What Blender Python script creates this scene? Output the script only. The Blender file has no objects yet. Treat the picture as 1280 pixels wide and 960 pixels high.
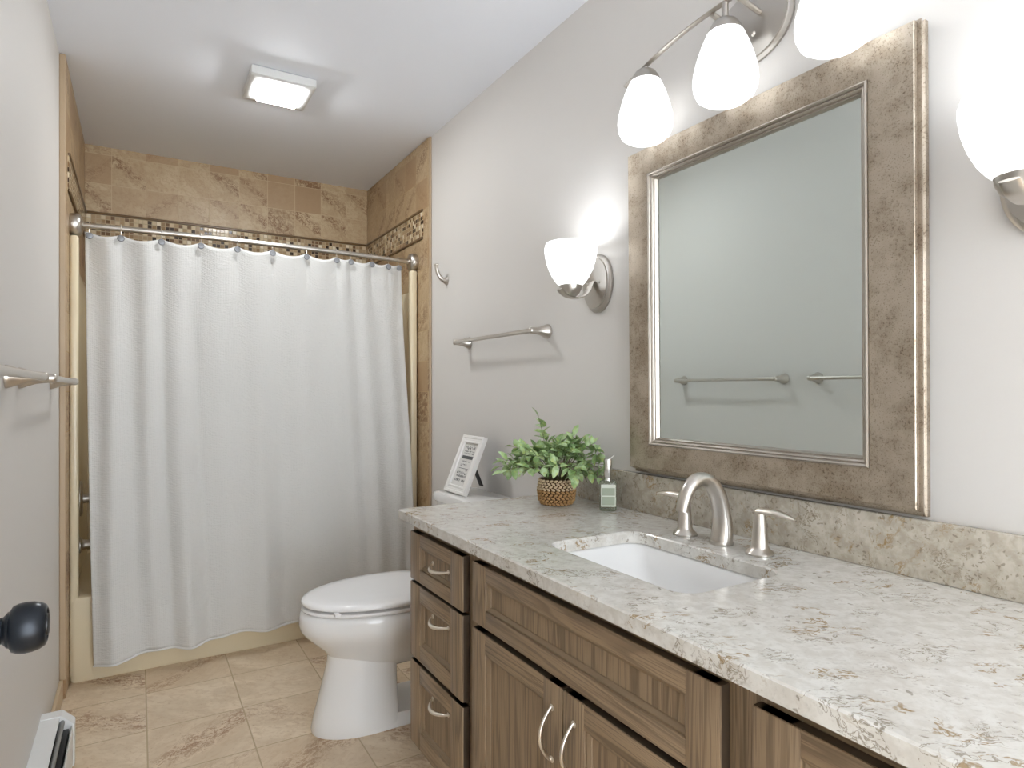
import bpy, bmesh, math, random
from mathutils import Vector, Matrix
PI = math.pi
S = bpy.context.scene
COL = S.collection
random.seed(7)

# ------------------------------------------------------------------ camera, world, exposure
cam_d = bpy.data.cameras.new('camera')
cam = bpy.data.objects.new('camera', cam_d); COL.objects.link(cam)
cam.location = (0, 0, 1.165)
cam.rotation_euler = (PI/2, 0, -math.radians(30.78))
cam_d.sensor_width = 36; cam_d.lens = 784/1280*36
cam_d.shift_y = 9/1280
cam_d.clip_start = 0.02
S.camera = cam
S.view_settings.view_transform = 'Standard'
S.view_settings.look = 'None'
S.view_settings.gamma = 1
S.view_settings.use_curve_mapping = False
S.view_settings.exposure = 0.22
W = bpy.data.worlds.new('world'); S.world = W; W.use_nodes = True
W.node_tree.nodes['Background'].inputs[0].default_value = (0.89, 0.955, 1.02, 1)
W.node_tree.nodes['Background'].inputs[1].default_value = 7.0      # daylight of the hall behind the open doorway
SHADE_E = 1.0        # vanity and sconce glass
BULB_W = 0.9         # bulbs in the open-topped sconce bowls
CEIL_E = 84.0         # ceiling light diffuser
try:
    S.cycles.max_bounces = 10; S.cycles.diffuse_bounces = 6; S.cycles.glossy_bounces = 5
    S.cycles.transmission_bounces = 8; S.cycles.caustics_reflective = False; S.cycles.caustics_refractive = False
    S.cycles.sample_clamp_indirect = 4
    S.cycles.use_denoising = True
except Exception: pass

# ------------------------------------------------------------------ room numbers (metres)
XL, XR = -0.2565, 1.26          # painted side walls
YT, YTUB, YB = 2.905, 3.04, 3.90   # tile edge, tub front, back wall
ZC = 2.44
CZ = 0.817                    # countertop
Y0 = -1.9                    # open doorway side behind the camera

# ------------------------------------------------------------------ node helpers
def srgb(r, g, b):
    f = lambda c: (c/255/12.92) if c/255 <= .04045 else ((c/255+.055)/1.055)**2.4
    return (f(r), f(g), f(b), 1)
class NB:
    def __init__(s, name):
        s.m = bpy.data.materials.new(name); s.m.use_nodes = True
        s.t = s.m.node_tree; s.b = s.t.nodes['Principled BSDF']
    def n(s, ty, **kw):
        k = s.t.nodes.new(ty)
        for a, v in kw.items(): setattr(k, a, v)
        return k
    def put(s, sock, v):
        if isinstance(v, bpy.types.NodeSocket): s.t.links.new(v, sock)
        else: sock.default_value = v
    def math(s, op, a, b=0.0, c=None, clamp=False):
        k = s.n('ShaderNodeMath', operation=op, use_clamp=clamp)
        s.put(k.inputs[0], a); s.put(k.inputs[1], b)
        if c is not None: s.put(k.inputs[2], c)
        return k.outputs[0]
    def vmath(s, op, a, b):
        k = s.n('ShaderNodeVectorMath', operation=op); s.put(k.inputs[0], a); s.put(k.inputs[1], b); return k.outputs[0]
    def pos(s): return s.n('ShaderNodeNewGeometry').outputs['Position']
    def objco(s): return s.n('ShaderNodeTexCoord').outputs['Object']
    def uv(s): return s.n('ShaderNodeTexCoord').outputs['UV']
    def sep(s, v):
        k = s.n('ShaderNodeSeparateXYZ'); s.put(k.inputs[0], v); return k.outputs
    def comb(s, x, y, z=0.0):
        k = s.n('ShaderNodeCombineXYZ'); s.put(k.inputs[0], x); s.put(k.inputs[1], y); s.put(k.inputs[2], z); return k.outputs[0]
    def noise(s, v, scale, detail=3, rough=.55, dist=0, out=0):
        k = s.n('ShaderNodeTexNoise'); s.put(k.inputs['Vector'], v)
        k.inputs['Scale'].default_value = scale; k.inputs['Detail'].default_value = detail
        k.inputs['Roughness'].default_value = rough; k.inputs['Distortion'].default_value = dist
        return k.outputs[out]
    def white(s, v, out=0):
        k = s.n('ShaderNodeTexWhiteNoise', noise_dimensions='3D'); s.put(k.inputs['Vector'], v); return k.outputs[out]
    def voro(s, v, scale, feature='F1', out='Distance'):
        k = s.n('ShaderNodeTexVoronoi', feature=feature); s.put(k.inputs['Vector'], v); k.inputs['Scale'].default_value = scale
        return k.outputs[out]
    def step(s, v, a, b):
        k = s.n('ShaderNodeMapRange', interpolation_type='SMOOTHSTEP'); s.put(k.inputs[0], v)
        k.inputs[1].default_value = a; k.inputs[2].default_value = b; return k.outputs[0]
    def mix(s, f, a, b, bt='MIX'):
        k = s.n('ShaderNodeMix', data_type='RGBA', blend_type=bt); s.put(k.inputs[0], f); s.put(k.inputs[6], a); s.put(k.inputs[7], b)
        return k.outputs[2]
    def scale(s, v, x, y, z):
        k = s.n('ShaderNodeMapping'); s.put(k.inputs[0], v); k.inputs['Scale'].default_value = (x, y, z); return k.outputs[0]
    def bump(s, h, st=.3, d=.002):
        k = s.n('ShaderNodeBump'); k.inputs['Strength'].default_value = st; k.inputs['Distance'].default_value = d
        s.put(k.inputs['Height'], h); s.put(s.b.inputs['Normal'], k.outputs[0])
    def set(s, **kw):
        for a, v in kw.items(): s.put(s.b.inputs[a.replace('_', ' ')], v)
        return s.m

def plain(name, col, rough=.5, metal=0, spec=.5):
    nb = NB(name); nb.set(Base_Color=col, Roughness=rough, Metallic=metal, Specular_IOR_Level=spec); return nb.m
def paint(name, col, rough=.6):
    nb = NB(name); nb.bump(nb.noise(nb.pos(), 220, 2), .06, .001); nb.set(Base_Color=col, Roughness=rough); return nb.m
def brushed(name, col, rough=.28):
    nb = NB(name); v = nb.noise(nb.scale(nb.objco(), 30, 30, 500), 1, 2)
    nb.set(Base_Color=col, Metallic=1.0, Roughness=nb.math('MULTIPLY_ADD', v, .06, rough)); return nb.m
def emit(name, col, st):
    nb = NB(name); nb.set(Base_Color=col, Roughness=.25); nb.put(nb.b.inputs['Emission Color'], col); nb.b.inputs['Emission Strength'].default_value = st
    return nb.m

def tile_mat(name, axes, size, off, cols, grout, gw, amt, rough=.35, vscale=4.0, tone=.28, an=(.45, 1.25)):
    nb = NB(name); p = nb.sep(nb.pos())
    u = nb.math('DIVIDE', nb.math('SUBTRACT', p[axes[0]], off[0]), size)
    v = nb.math('DIVIDE', nb.math('SUBTRACT', p[axes[1]], off[1]), size)
    cu, cv = nb.math('FLOOR', u), nb.math('FLOOR', v)
    fu, fv = nb.math('FRACT', u), nb.math('FRACT', v)
    du = nb.math('MINIMUM', fu, nb.math('SUBTRACT', 1.0, fu)); dv = nb.math('MINIMUM', fv, nb.math('SUBTRACT', 1.0, fv))
    d = nb.math('MULTIPLY', nb.math('MINIMUM', du, dv), size)
    g = nb.math('SUBTRACT', 1.0, nb.step(d, gw*.5, gw))
    cell = nb.comb(cu, cv, 3.7 + axes[0])
    r1 = nb.white(cell); r2 = nb.white(nb.vmath('ADD', cell, (11.3, 4.1, 7.7))); r3 = nb.white(nb.vmath('ADD', cell, (2.9, 31.4, 1.3)))
    rc = nb.white(cell, 1)
    flip = nb.math('SUBTRACT', nb.math('MULTIPLY', nb.math('GREATER_THAN', r2, .72), 2.0), 1.0)
    x = nb.math('MULTIPLY', nb.math('SUBTRACT', fu, .5), flip); y = nb.math('SUBTRACT', fv, .5)
    # rotate about 40 degrees: veins run diagonally over a tile
    a = nb.math('ADD', nb.math('MULTIPLY', x, .80), nb.math('MULTIPLY', y, .60))
    b = nb.math('SUBTRACT', nb.math('MULTIPLY', y, .80), nb.math('MULTIPLY', x, .60))
    lo = nb.vmath('ADD', nb.comb(nb.math('MULTIPLY', a, an[0]), nb.math('MULTIPLY', b, an[1]), 0.0), nb.vmath('MULTIPLY', rc, (40, 40, 40)))
    big = nb.noise(lo, vscale*.42, 4, .6, .6)
    fine = nb.noise(lo, vscale*2.6, 6, .68, .9)
    grit = nb.noise(lo, vscale*12, 3, .6, .5)
    band = nb.math('ABSOLUTE', nb.math('ADD', b, nb.math('MULTIPLY', nb.math('SUBTRACT', r3, .5), .5)))
    band = nb.math('ADD', band, nb.math('MULTIPLY', nb.math('SUBTRACT', big, .5), .8))
    vein = nb.math('SUBTRACT', 1.0, nb.step(band, .03, .28))
    vein = nb.math('MULTIPLY', vein, nb.step(nb.math('ADD', nb.math('MULTIPLY', fine, .6), nb.math('MULTIPLY', grit, .4)), .44, .58))
    vein = nb.math('MULTIPLY', vein, nb.step(r1, .25, .55))
    c = nb.mix(nb.step(big, .35, .65), cols[0], cols[1])
    c = nb.mix(nb.math('MULTIPLY', nb.step(fine, .42, .68), .6), c, cols[2])
    c = nb.mix(nb.math('MULTIPLY', vein, amt), c, cols[3])
    c = nb.mix(nb.math('MULTIPLY', nb.math('MULTIPLY', nb.step(grit, .56, .7), nb.step(fine, .45, .6)), amt*.5), c, cols[3])
    c = nb.mix(nb.math('MULTIPLY', nb.step(r2, .55, 1.0), tone), c, cols[2])
    rs = nb.math('MULTIPLY', nb.step(r3, .70, .95), nb.step(fine, .36, .62))
    c = nb.mix(nb.math('MULTIPLY', rs, tone*1.3), c, cols[3])
    c = nb.mix(g, c, grout)
    nb.bump(nb.math('SUBTRACT', nb.math('MULTIPLY', fine, .12), g), .35, .0015)
    nb.set(Base_Color=c, Roughness=nb.math('MULTIPLY_ADD', g, .4, rough)); return nb.m

def mosaic_mat(name, axes, size, off):
    nb = NB(name); p = nb.sep(nb.pos())
    u = nb.math('DIVIDE', nb.math('SUBTRACT', p[axes[0]], off[0]), size)
    v = nb.math('DIVIDE', nb.math('SUBTRACT', p[axes[1]], off[1]), size)
    fu, fv = nb.math('FRACT', u), nb.math('FRACT', v)
    d = nb.math('MINIMUM', nb.math('MINIMUM', fu, nb.math('SUBTRACT', 1.0, fu)), nb.math('MINIMUM', fv, nb.math('SUBTRACT', 1.0, fv)))
    g = nb.math('SUBTRACT', 1.0, nb.step(d, .05, .11))
    r = nb.white(nb.comb(nb.math('FLOOR', u), nb.math('FLOOR', v), 1.7))
    k = nb.n('ShaderNodeValToRGB'); nb.put(k.inputs[0], r); cr = k.color_ramp; cr.interpolation = 'CONSTANT'
    for i, (q, cc) in enumerate([(0, srgb(58, 42, 30)), (.15, srgb(112, 84, 58)), (.3, srgb(172, 146, 112)), (.6, srgb(205, 186, 152)), (.8, srgb(146, 118, 84)), (.93, srgb(228, 216, 192))]):
        e = cr.elements[i] if i < 2 else cr.elements.new(q)
        e.position = q; e.color = cc
    nb.bump(nb.math('SUBTRACT', 1.0, g), .4, .0012)
    nb.set(Base_Color=nb.mix(g, k.outputs[0], srgb(176, 156, 124)), Roughness=nb.math('MULTIPLY_ADD', g, .5, .14)); return nb.m

def wood_mat(name, along, base=(0, 0, 0)):
    nb = NB(name); co = nb.pos(); rnd = nb.n('ShaderNodeObjectInfo').outputs['Random']
    co = nb.vmath('ADD', co, nb.comb(nb.math('MULTIPLY', rnd, 7.0), nb.math('MULTIPLY', rnd, 13.0), nb.math('MULTIPLY', rnd, 5.0)))
    sc = (1, 1, .06) if along == 'z' else (1, .06, 1)
    st = nb.scale(co, *sc)
    wob = nb.noise(st, 9, 3, .5, .4)
    rings = nb.math('FRACT', nb.math('MULTIPLY', wob, 15.0))
    rings = nb.math('MULTIPLY', nb.step(rings, .0, .5), nb.math('SUBTRACT', 1.0, nb.step(rings, .82, 1.0)))
    pores = nb.noise(nb.scale(co, 1, 1 if along == 'z' else .02, .02 if along == 'z' else 1), 420, 2, .6)
    broad = nb.noise(st, 4, 2)
    c = nb.mix(rings, srgb(114, 95, 72), srgb(156, 133, 105))
    c = nb.mix(nb.math('MULTIPLY', nb.step(pores, .48, .64), .62), c, srgb(88, 71, 54))
    c = nb.mix(nb.math('MULTIPLY', broad, .35), c, srgb(132, 114, 94))
    c = nb.mix(nb.math('MULTIPLY', rnd, .25), c, srgb(140, 120, 98))
    nb.bump(pores, .12, .0006)
    nb.set(Base_Color=c, Roughness=.42); return nb.m

def quartz_mat(name, base, base2, streak, chip_s=52, chip_t=.54, vq=.5):
    nb = NB(name); p = nb.pos()
    k = nb.n('ShaderNodeMapping'); nb.put(k.inputs[0], p); k.inputs['Rotation'].default_value = (0, 0, math.radians(31)); q = k.outputs[0]
    lo = nb.noise(q, 6, 3, .5); mid = nb.noise(q, 38, 4, .62, .3); fin = nb.noise(q, 130, 3, .6)
    c = nb.mix(nb.step(mid, .35, .65), base, base2)
    c = nb.mix(nb.math('MULTIPLY', nb.step(fin, .55, .7), .35), c, srgb(178, 174, 166))
    w = nb.vmath('ADD', q, nb.vmath('MULTIPLY', nb.noise(q, 14, 3, .6, 0, 1), (.07, .07, .07)))
    # gold-brown broken veins
    r = nb.math('ABSOLUTE', nb.math('SUBTRACT', nb.noise(nb.scale(w, *streak), 17, 5, .66, .5), .5))
    vein = nb.math('MULTIPLY', nb.math('SUBTRACT', 1.0, nb.step(r, .004, .026)), nb.step(nb.noise(q, 10, 2), .50, .62))
    vein = nb.math('MULTIPLY', vein, nb.step(fin, .34, .5))
    c = nb.mix(nb.math('MULTIPLY', vein, .85), c, srgb(146, 118, 74))
    # grey brown veins
    r2 = nb.math('ABSOLUTE', nb.math('SUBTRACT', nb.noise(nb.vmath('ADD', nb.scale(w, *streak), (5.2, 1.7, 9.1)), 24, 5, .66, .6), .5))
    v2 = nb.math('MULTIPLY', nb.math('SUBTRACT', 1.0, nb.step(r2, .003, .02)), nb.step(nb.noise(nb.vmath('ADD', q, (3, 8, 1)), 12, 2), .48, .61))
    c = nb.mix(nb.math('MULTIPLY', v2, .7), c, srgb(120, 106, 84))
    # dark chips
    ch = nb.voro(nb.vmath('ADD', q, nb.vmath('MULTIPLY', nb.noise(q, 60, 2, .5, 0, 1), (.035, .035, .035))), chip_s)
    chip = nb.math('MULTIPLY', nb.math('SUBTRACT', 1.0, nb.step(ch, .18, .27)), nb.step(nb.noise(nb.vmath('ADD', q, (9, 2, 4)), 20, 2), chip_t, chip_t+.08))
    c = nb.mix(nb.math('MULTIPLY', chip, .6), c, srgb(116, 104, 88))
    nb.set(Base_Color=c, Roughness=.16, Specular_IOR_Level=.5); return nb.m

M = {}
M['wall'] = paint('wall_paint', srgb(214, 210, 205))
M['ceil'] = paint('ceiling_paint', srgb(236, 239, 246), .7)
tc = (srgb(194, 172, 138), srgb(180, 156, 122), srgb(164, 134, 100), srgb(128, 94, 62))
fc = (srgb(224, 206, 180), srgb(208, 188, 160), srgb(200, 174, 142), srgb(150, 110, 78))
M['floor'] = tile_mat('floor_tile', (0, 1), .305, (.025, 2.185), fc, srgb(184, 164, 134), .003, .95, .38, 4.8, .3, (.7, 1.15))
M['tile_x'] = tile_mat('back_wall_tile', (0, 2), .1545, (.034, 2.09), tc, srgb(192, 170, 138), .002, 1.0, .4, 3.4, .85, (.8, 1.15))
M['tile_y'] = tile_mat('side_wall_tile', (1, 2), .1545, (YT+.02, 2.09), tc, srgb(188, 164, 130), .002, 1.0, .4, 3.4, .85, (.8, 1.15))
M['mosaic_x'] = mosaic_mat('mosaic_back', (0, 2), .021, (0, 1.955))
M['mosaic_y'] = mosaic_mat('mosaic_side', (1, 2), .021, (YT, 1.955))
M['liner'] = plain('pencil_liner', srgb(112, 88, 60), .3)
M['base_tile'] = paint('base_tile', srgb(200, 178, 146), .4)
M['wood_v'] = wood_mat('oak_upright', 'z'); M['wood_h'] = wood_mat('oak_level', 'y')
M['wood_edge'] = paint('dark_front_edge', srgb(72, 60, 48), .5); M['bead'] = paint('oak_bead', srgb(132, 112, 88), .42)  # edges of the fronts set darker than their oak faces
M['wood_dark'] = plain('cabinet_inside', srgb(70, 58, 48), .6)
M['quartz'] = quartz_mat('quartz_top', srgb(216, 213, 206), srgb(202, 197, 188), (.42, 1.05, 1))
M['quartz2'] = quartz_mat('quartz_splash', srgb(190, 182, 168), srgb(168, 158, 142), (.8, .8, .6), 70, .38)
M['porcelain'] = plain('porcelain', srgb(231, 230, 228), .08)
M['seat_plastic'] = plain('seat_plastic', srgb(235, 234, 233), .16)
M['nickel'] = brushed('brushed_nickel', (.60, .56, .51, 1), .26)
M['nickel_d'] = brushed('satin_nickel', (.50, .47, .43, 1), .3)
M['chrome'] = plain('polished_metal', (.75, .74, .72, 1), .22, 1)
M['pull'] = plain('champagne_nickel', (.80, .74, .66, 1), .3, 1)
M['shade'] = emit('opal_glass_lit', (.96, .98, 1, 1), SHADE_E)
M['diff'] = emit('diffuser_lit', (.95, .98, 1, 1), CEIL_E)
M['white'] = plain('white_enamel', srgb(222, 222, 220), .4)
M['tub'] = plain('almond_acrylic', srgb(222, 208, 178), .22)
M['knob'] = plain('black_bronze', srgb(30, 34, 40), .3, .5)
M['knob_d'] = plain('black_recess', srgb(12, 12, 14), .4)
M['black'] = plain('dark_fins', srgb(34, 34, 34), .5)
M['grey'] = plain('grey_metal', srgb(150, 150, 148), .35, .6)
M['heater'] = plain('heater_enamel', srgb(226, 226, 224), .35)
M['button'] = plain('grey_button', srgb(126, 127, 130), .3, .2)
nb = NB('mirror_silver'); nb.set(Base_Color=(.78, .855, .845, 1), Metallic=1.0, Roughness=.01); M['mirror'] = nb.m
# aged champagne silver frame
nb = NB('aged_silver'); p = nb.pos()
sp = nb.noise(p, 190, 4, .7); bl = nb.noise(p, 16, 4, .6); fl = nb.noise(p, 330, 2, .6)
c = nb.mix(nb.step(bl, .35, .7), srgb(192, 180, 164), srgb(168, 154, 136))
c = nb.mix(nb.math('MULTIPLY', nb.math('MULTIPLY', nb.step(sp, .52, .66), nb.step(bl, .42, .6)), .8), c, srgb(112, 96, 80))
c = nb.mix(nb.math('MULTIPLY', nb.step(fl, .56, .70), .55), c, srgb(104, 90, 74))
nb.bump(nb.math('ADD', fl, sp), .22, .0012)
nb.set(Base_Color=c, Metallic=.9, Roughness=nb.math('MULTIPLY_ADD', sp, .25, .28)); M['frame'] = nb.m
M['frame_m'] = plain('bright_moulding', srgb(178, 170, 160), .32, .9)
# curtain cloth
nb = NB('waffle_cloth'); uv = nb.uv(); s = nb.sep(uv)
wx = nb.math('SINE', nb.math('MULTIPLY', s[0], 2*PI/.0085)); wz = nb.math('SINE', nb.math('MULTIPLY', s[1], 2*PI/.0075))
nz = nb.noise(nb.scale(uv, 1, 3.0, 1), 42, 3, .6)
nb.bump(nb.math('ADD', nb.math('MULTIPLY', nb.math('ADD', wx, wz), .06), nb.math('MULTIPLY', nz, 1.6)), .55, .004)
nb.set(Base_Color=srgb(223, 222, 219), Roughness=.85, Specular_IOR_Level=.2, Sheen_Weight=.1)
tr = nb.n('ShaderNodeBsdfTranslucent'); tr.inputs[0].default_value = srgb(225, 222, 214); mx = nb.n('ShaderNodeMixShader'); mx.inputs[0].default_value = .22
nb.t.links.new(nb.b.outputs[0], mx.inputs[1]); nb.t.links.new(tr.outputs[0], mx.inputs[2]); nb.t.links.new(mx.outputs[0], nb.t.nodes['Material Output'].inputs[0]); M['cloth'] = nb.m
# plant
nb = NB('leaf'); nn = nb.noise(nb.pos(), 38, 2); wn = nb.noise(nb.pos(), 90, 1)
c = nb.mix(nb.step(nn, .35, .65), srgb(122, 152, 92), srgb(178, 200, 152)); c = nb.mix(nb.math('MULTIPLY', nb.step(wn, .5, .7), .6), c, srgb(170, 182, 92))
nb.set(Base_Color=c, Roughness=.5); M['leaf'] = nb.m
M['stem'] = plain('plant_stem', srgb(92, 92, 60), .6)
M['basket_l'] = paint('basket_pale', srgb(206, 182, 150), .8); M['basket_d'] = paint('basket_brown', srgb(176, 136, 88), .8)
M['soil'] = paint('basket_fill', srgb(58, 48, 36), .9)
# bottle
nb = NB('bottle_glass'); nb.set(Base_Color=srgb(222, 232, 212), Roughness=.04, Transmission_Weight=.9, IOR=1.35); M['glass'] = nb.m
M['liquid'] = plain('bottle_label_green', srgb(158, 166, 146), .35); M['label'] = plain('bottle_label_pale', srgb(214, 218, 204), .4)
M['paper'] = plain('print_paper', srgb(222, 220, 216), .7); M['ink'] = plain('print_ink', srgb(92, 92, 92), .7)
M['fwhite'] = plain('frame_white', srgb(236, 234, 230), .4)

# ------------------------------------------------------------------ mesh helpers
def mesh_from(name, bm, smooth=None):
    bmesh.ops.remove_doubles(bm, verts=bm.verts, dist=1e-6)
    bmesh.ops.recalc_face_normals(bm, faces=bm.faces)
    if smooth:
        for f in bm.faces: f.smooth = True
        for e in bm.edges:
            if len(e.link_faces) == 2 and e.calc_face_angle(0) > math.radians(smooth): e.smooth = False
    me = bpy.data.meshes.new(name); bm.to_mesh(me); bm.free(); return me
def obj(name, bm, mat, parent=None, smooth=40, loc=None, kind=None):
    o = bpy.data.objects.new(name, mesh_from(name, bm, smooth) if isinstance(bm, bmesh.types.BMesh) else bm)
    COL.objects.link(o); o.data.materials.append(mat)
    if parent: o.parent = parent
    if loc: o.location = loc
    if kind: o['kind'] = kind
    return o
def tag(o, label, cat, group=None):
    o['label'] = label; o['category'] = cat
    if group: o['group'] = group
    return o
def thing(name, label, cat, loc=(0, 0, 0), group=None, rot=None):
    o = bpy.data.objects.new(name, None); COL.objects.link(o); o.location = loc; o.empty_display_size = .05
    if rot: o.rotation_euler = rot
    return tag(o, label, cat, group)
def struct(name, bm, mat, parent=None, smooth=None): return obj(name, bm, mat, parent, smooth, kind='structure')
def dup(root, loc, label):
    r = root.copy(); COL.objects.link(r); r.location = loc; r['label'] = label
    for ch in list(root.children):
        c = ch.copy(); COL.objects.link(c); c.parent = r
        for g in list(ch.children):
            d = g.copy(); COL.objects.link(d); d.parent = c
    return r
def merge(bm, t, mat=None):
    me = bpy.data.meshes.new('tmp'); t.to_mesh(me); t.free()
    if mat is not None: me.transform(mat)
    bm.from_mesh(me); bpy.data.meshes.remove(me); return bm
def box(bm, x0, x1, y0, y1, z0, z1, bev=0, seg=2):
    t = bmesh.new()
    bmesh.ops.create_cube(t, size=1)
    for v in t.verts: v.co = ((x0+x1)/2+v.co.x*(x1-x0), (y0+y1)/2+v.co.y*(y1-y0), (z0+z1)/2+v.co.z*(z1-z0))
    if bev: bmesh.ops.bevel(t, geom=list(t.edges), offset=bev, segments=seg, affect='EDGES', profile=.5)
    return merge(bm, t)
def nbox(*a, **k): return box(bmesh.new(), *a, **k)
def lathe(bm, prof, seg=32, mat=None, cap0=True, cap1=True, sx=1, sy=1):
    t = bmesh.new(); rings = []
    for r, z in prof:
        rings.append([t.verts.new((r*sx*math.cos(2*PI*i/seg), r*sy*math.sin(2*PI*i/seg), z)) for i in range(seg)])
    for a, b in zip(rings, rings[1:]):
        for i in range(seg): t.faces.new((a[i], a[(i+1) % seg], b[(i+1) % seg], b[i]))
    if cap0: t.faces.new(rings[0][::-1])
    if cap1: t.faces.new(rings[-1])
    return merge(bm, t, mat)
def tube(bm, pts, rad, seg=12, flat=1.0, up=None):
    """tube along pts; flat squashes the section along its second axis"""
    t = bmesh.new(); pts = [Vector(p) for p in pts]; n = len(pts)
    if not isinstance(rad, (list, tuple)): rad = [rad]*n
    u = Vector(up) if up else None; rings = []
    for i, p in enumerate(pts):
        d = (pts[min(i+1, n-1)]-pts[max(i-1, 0)]).normalized()
        if u is None: u = d.orthogonal().normalized()
        a = (u-d*u.dot(d)).normalized(); b = d.cross(a)
        if up is None: u = a
        rings.append([t.verts.new(p+(a*math.cos(2*PI*k/seg)+b*math.sin(2*PI*k/seg)*flat)*rad[i]) for k in range(seg)])
    for a, b in zip(rings, rings[1:]):
        for k in range(seg): t.faces.new((a[k], a[(k+1) % seg], b[(k+1) % seg], b[k]))
    t.faces.new(rings[0][::-1]); t.faces.new(rings[-1])
    return merge(bm, t)
def loft(bm, loops, cap0=True, cap1=True):
    t = bmesh.new(); R = [[t.verts.new(p) for p in l] for l in loops]; n = len(R[0])
    for a, b in zip(R, R[1:]):
        for k in range(n): t.faces.new((a[k], a[(k+1) % n], b[(k+1) % n], b[k]))
    if cap0: t.faces.new(R[0][::-1])
    if cap1: t.faces.new(R[-1])
    return merge(bm, t)
def rrect(x0, x1, y0, y1, r, n=6):
    out = []
    for cx, cy, a0 in ((x1-r, y1-r, 0), (x0+r, y1-r, PI/2), (x0+r, y0+r, PI), (x1-r, y0+r, 1.5*PI)):
        for i in range(n+1):
            a = a0+PI/2*i/n; out.append((cx+r*math.cos(a), cy+r*math.sin(a)))
    return out
def spline(pts, n=8):
    """Catmull-Rom through points"""
    P = [Vector(p) for p in pts]; P = [P[0]*2-P[1]]+P+[P[-1]*2-P[-2]]; out = []
    for i in range(1, len(P)-2):
        for k in range(n):
            t = k/n; a, b, c, d = P[i-1], P[i], P[i+1], P[i+2]
            out.append(.5*((2*b)+(c-a)*t+(2*a-5*b+4*c-d)*t*t+(3*b-a-3*c+d)*t**3))
    out.append(P[-2]); return out
def interp(x, xs, ys):
    if x <= xs[0]: return ys[0]
    for i in range(len(xs)-1):
        if x <= xs[i+1]:
            t = (x-xs[i])/(xs[i+1]-xs[i]); t = t*t*(3-2*t); return ys[i]+(ys[i+1]-ys[i])*t
    return ys[-1]
AX = {'-x': Matrix(((0, 0, -1, 0), (0, 1, 0, 0), (1, 0, 0, 0), (0, 0, 0, 1))), '+x': Matrix(((0, 0, 1, 0), (0, 1, 0, 0), (-1, 0, 0, 0), (0, 0, 0, 1)))}
def T(x, y, z): return Matrix.Translation((x, y, z))

# ================================================================== the setting
struct('floor', nbox(XL-.1, XR+.1, Y0, YB+.1, -.08, 0), M['floor'])
struct('ceiling', nbox(XL-.1, XR+.1, Y0, YB+.1, ZC, ZC+.08), M['ceil'])
struct('wall_left', nbox(XL-.1, XL, Y0, YB+.1, 0, ZC), M['wall'])
struct('wall_right', nbox(XR, XR+.1, Y0, YB+.1, 0, ZC), M['wall'])
struct('wall_back', nbox(XL, XR, YB, YB+.1, 0, ZC), M['tile_x'])
TT = .011; TL = .020
bm = nbox(XL, XL+TL, YT, YB, 0, ZC-.002, bev=.003); struct('wall_alcove_left', bm, M['tile_y'])
bm = nbox(XR-TT, XR, YT, YB, 0, ZC-.002, bev=.003); struct('wall_alcove_right', bm, M['tile_y'])
M['bullnose'] = paint('bullnose_tile', srgb(176, 154, 126), .35)
for i, (a, b) in enumerate(((XL, XL+TL+.0006), (XR-TT-.0006, XR))): struct(f'trim_{4+i}', nbox(a, b, YT-.008, YT+.006, .0 if i else .0755, ZC-.002, bev=.004), M['bullnose'])
def mosaic(name, bmb, mat, liners):
    o = struct(name, bmb, mat)
    for b in liners: obj('pencil_liner', b, M['liner'], o)
mosaic('trim_1', nbox(XL+TT, XR-TT, YB-.004, YB, 1.955, 2.083), M['mosaic_x'],
       [nbox(XL+TT, XR-TT, YB-.011, YB, z, z+.013, bev=.004) for z in (1.942, 2.083)])
mosaic('trim_2', nbox(XR-TT-.004, XR-TT, YT+.075, YB, 1.955, 2.083), M['mosaic_y'],
       [nbox(XR-TT-.010, XR-TT, YT+.075, YB, z, z+.013, bev=.004) for z in (1.942, 2.083)])
mosaic('trim_3', nbox(XL+TL, XL+TL+.004, YT+.075, YB, 1.955, 2.083), M['mosaic_y'],
       [nbox(XL+TL, XL+TL+.010, YT+.075, YB, z, z+.013, bev=.004) for z in (1.942, 2.083)])
struct('baseboard_left', nbox(XL, XL+.012, 2.41, YT, 0, .075, bev=.003), M['base_tile'])
struct('baseboard_right', nbox(XR-.012, XR, 1.76, YT, 0, .075, bev=.003), M['base_tile'])
door = struct('door_1', nbox(-.1965, -.1595, .02, .82, .01, 2.03, bev=.002), M['white'])

# ================================================================== bathtub with its surround
tub = thing('bathtub', 'almond acrylic bathtub and surround behind the white curtain', 'bathtub', (.505, YTUB, 0))
ox, oy = .505, YTUB
bm = bmesh.new()
X0, X1, YE = XL+TL+.0008, XR-TT-.006, YB-.016
rim = .341
outer = lambda z, i=0: [(x-ox, y-oy, z) for x, y in rrect(X0+i, X1-i, YTUB+i, YE-i, .02)]
inn = lambda z, i: [(x-ox, y-oy, z) for x, y in rrect(X0+.07+i, X1-.07-i, YTUB+.075+i, YE-.05-i, .12)]
loft(bm, [outer(0, .004), outer(.012), outer(rim-.02), outer(rim-.005, .004), outer(rim, .015), inn(rim, 0), inn(rim-.015, .008), inn(.2, .03), inn(.1, .06), inn(.07, .12)])
obj('tub_body', bm, M['tub'], tub, 50)
def surround(x0, x1, xa, xb):      # a side panel: front flange x0..x1, recessed wall face x0..xa, ledge on top
    bm = bmesh.new()
    lo, hi = min(x0, x1)-ox, max(x0, x1)-ox
    box(bm, lo, hi, 0.004, .045, .02, 1.79, bev=.01, seg=3)
    lo, hi = min(x0, xa)-ox, max(x0, xa)-ox
    box(bm, lo, hi, .03, YE-oy, rim-.01, 1.69, bev=.008)
    return bm
obj('side_panel', surround(X0, X0+.030, X0+.012, 0), M['tub'], tub)
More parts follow.
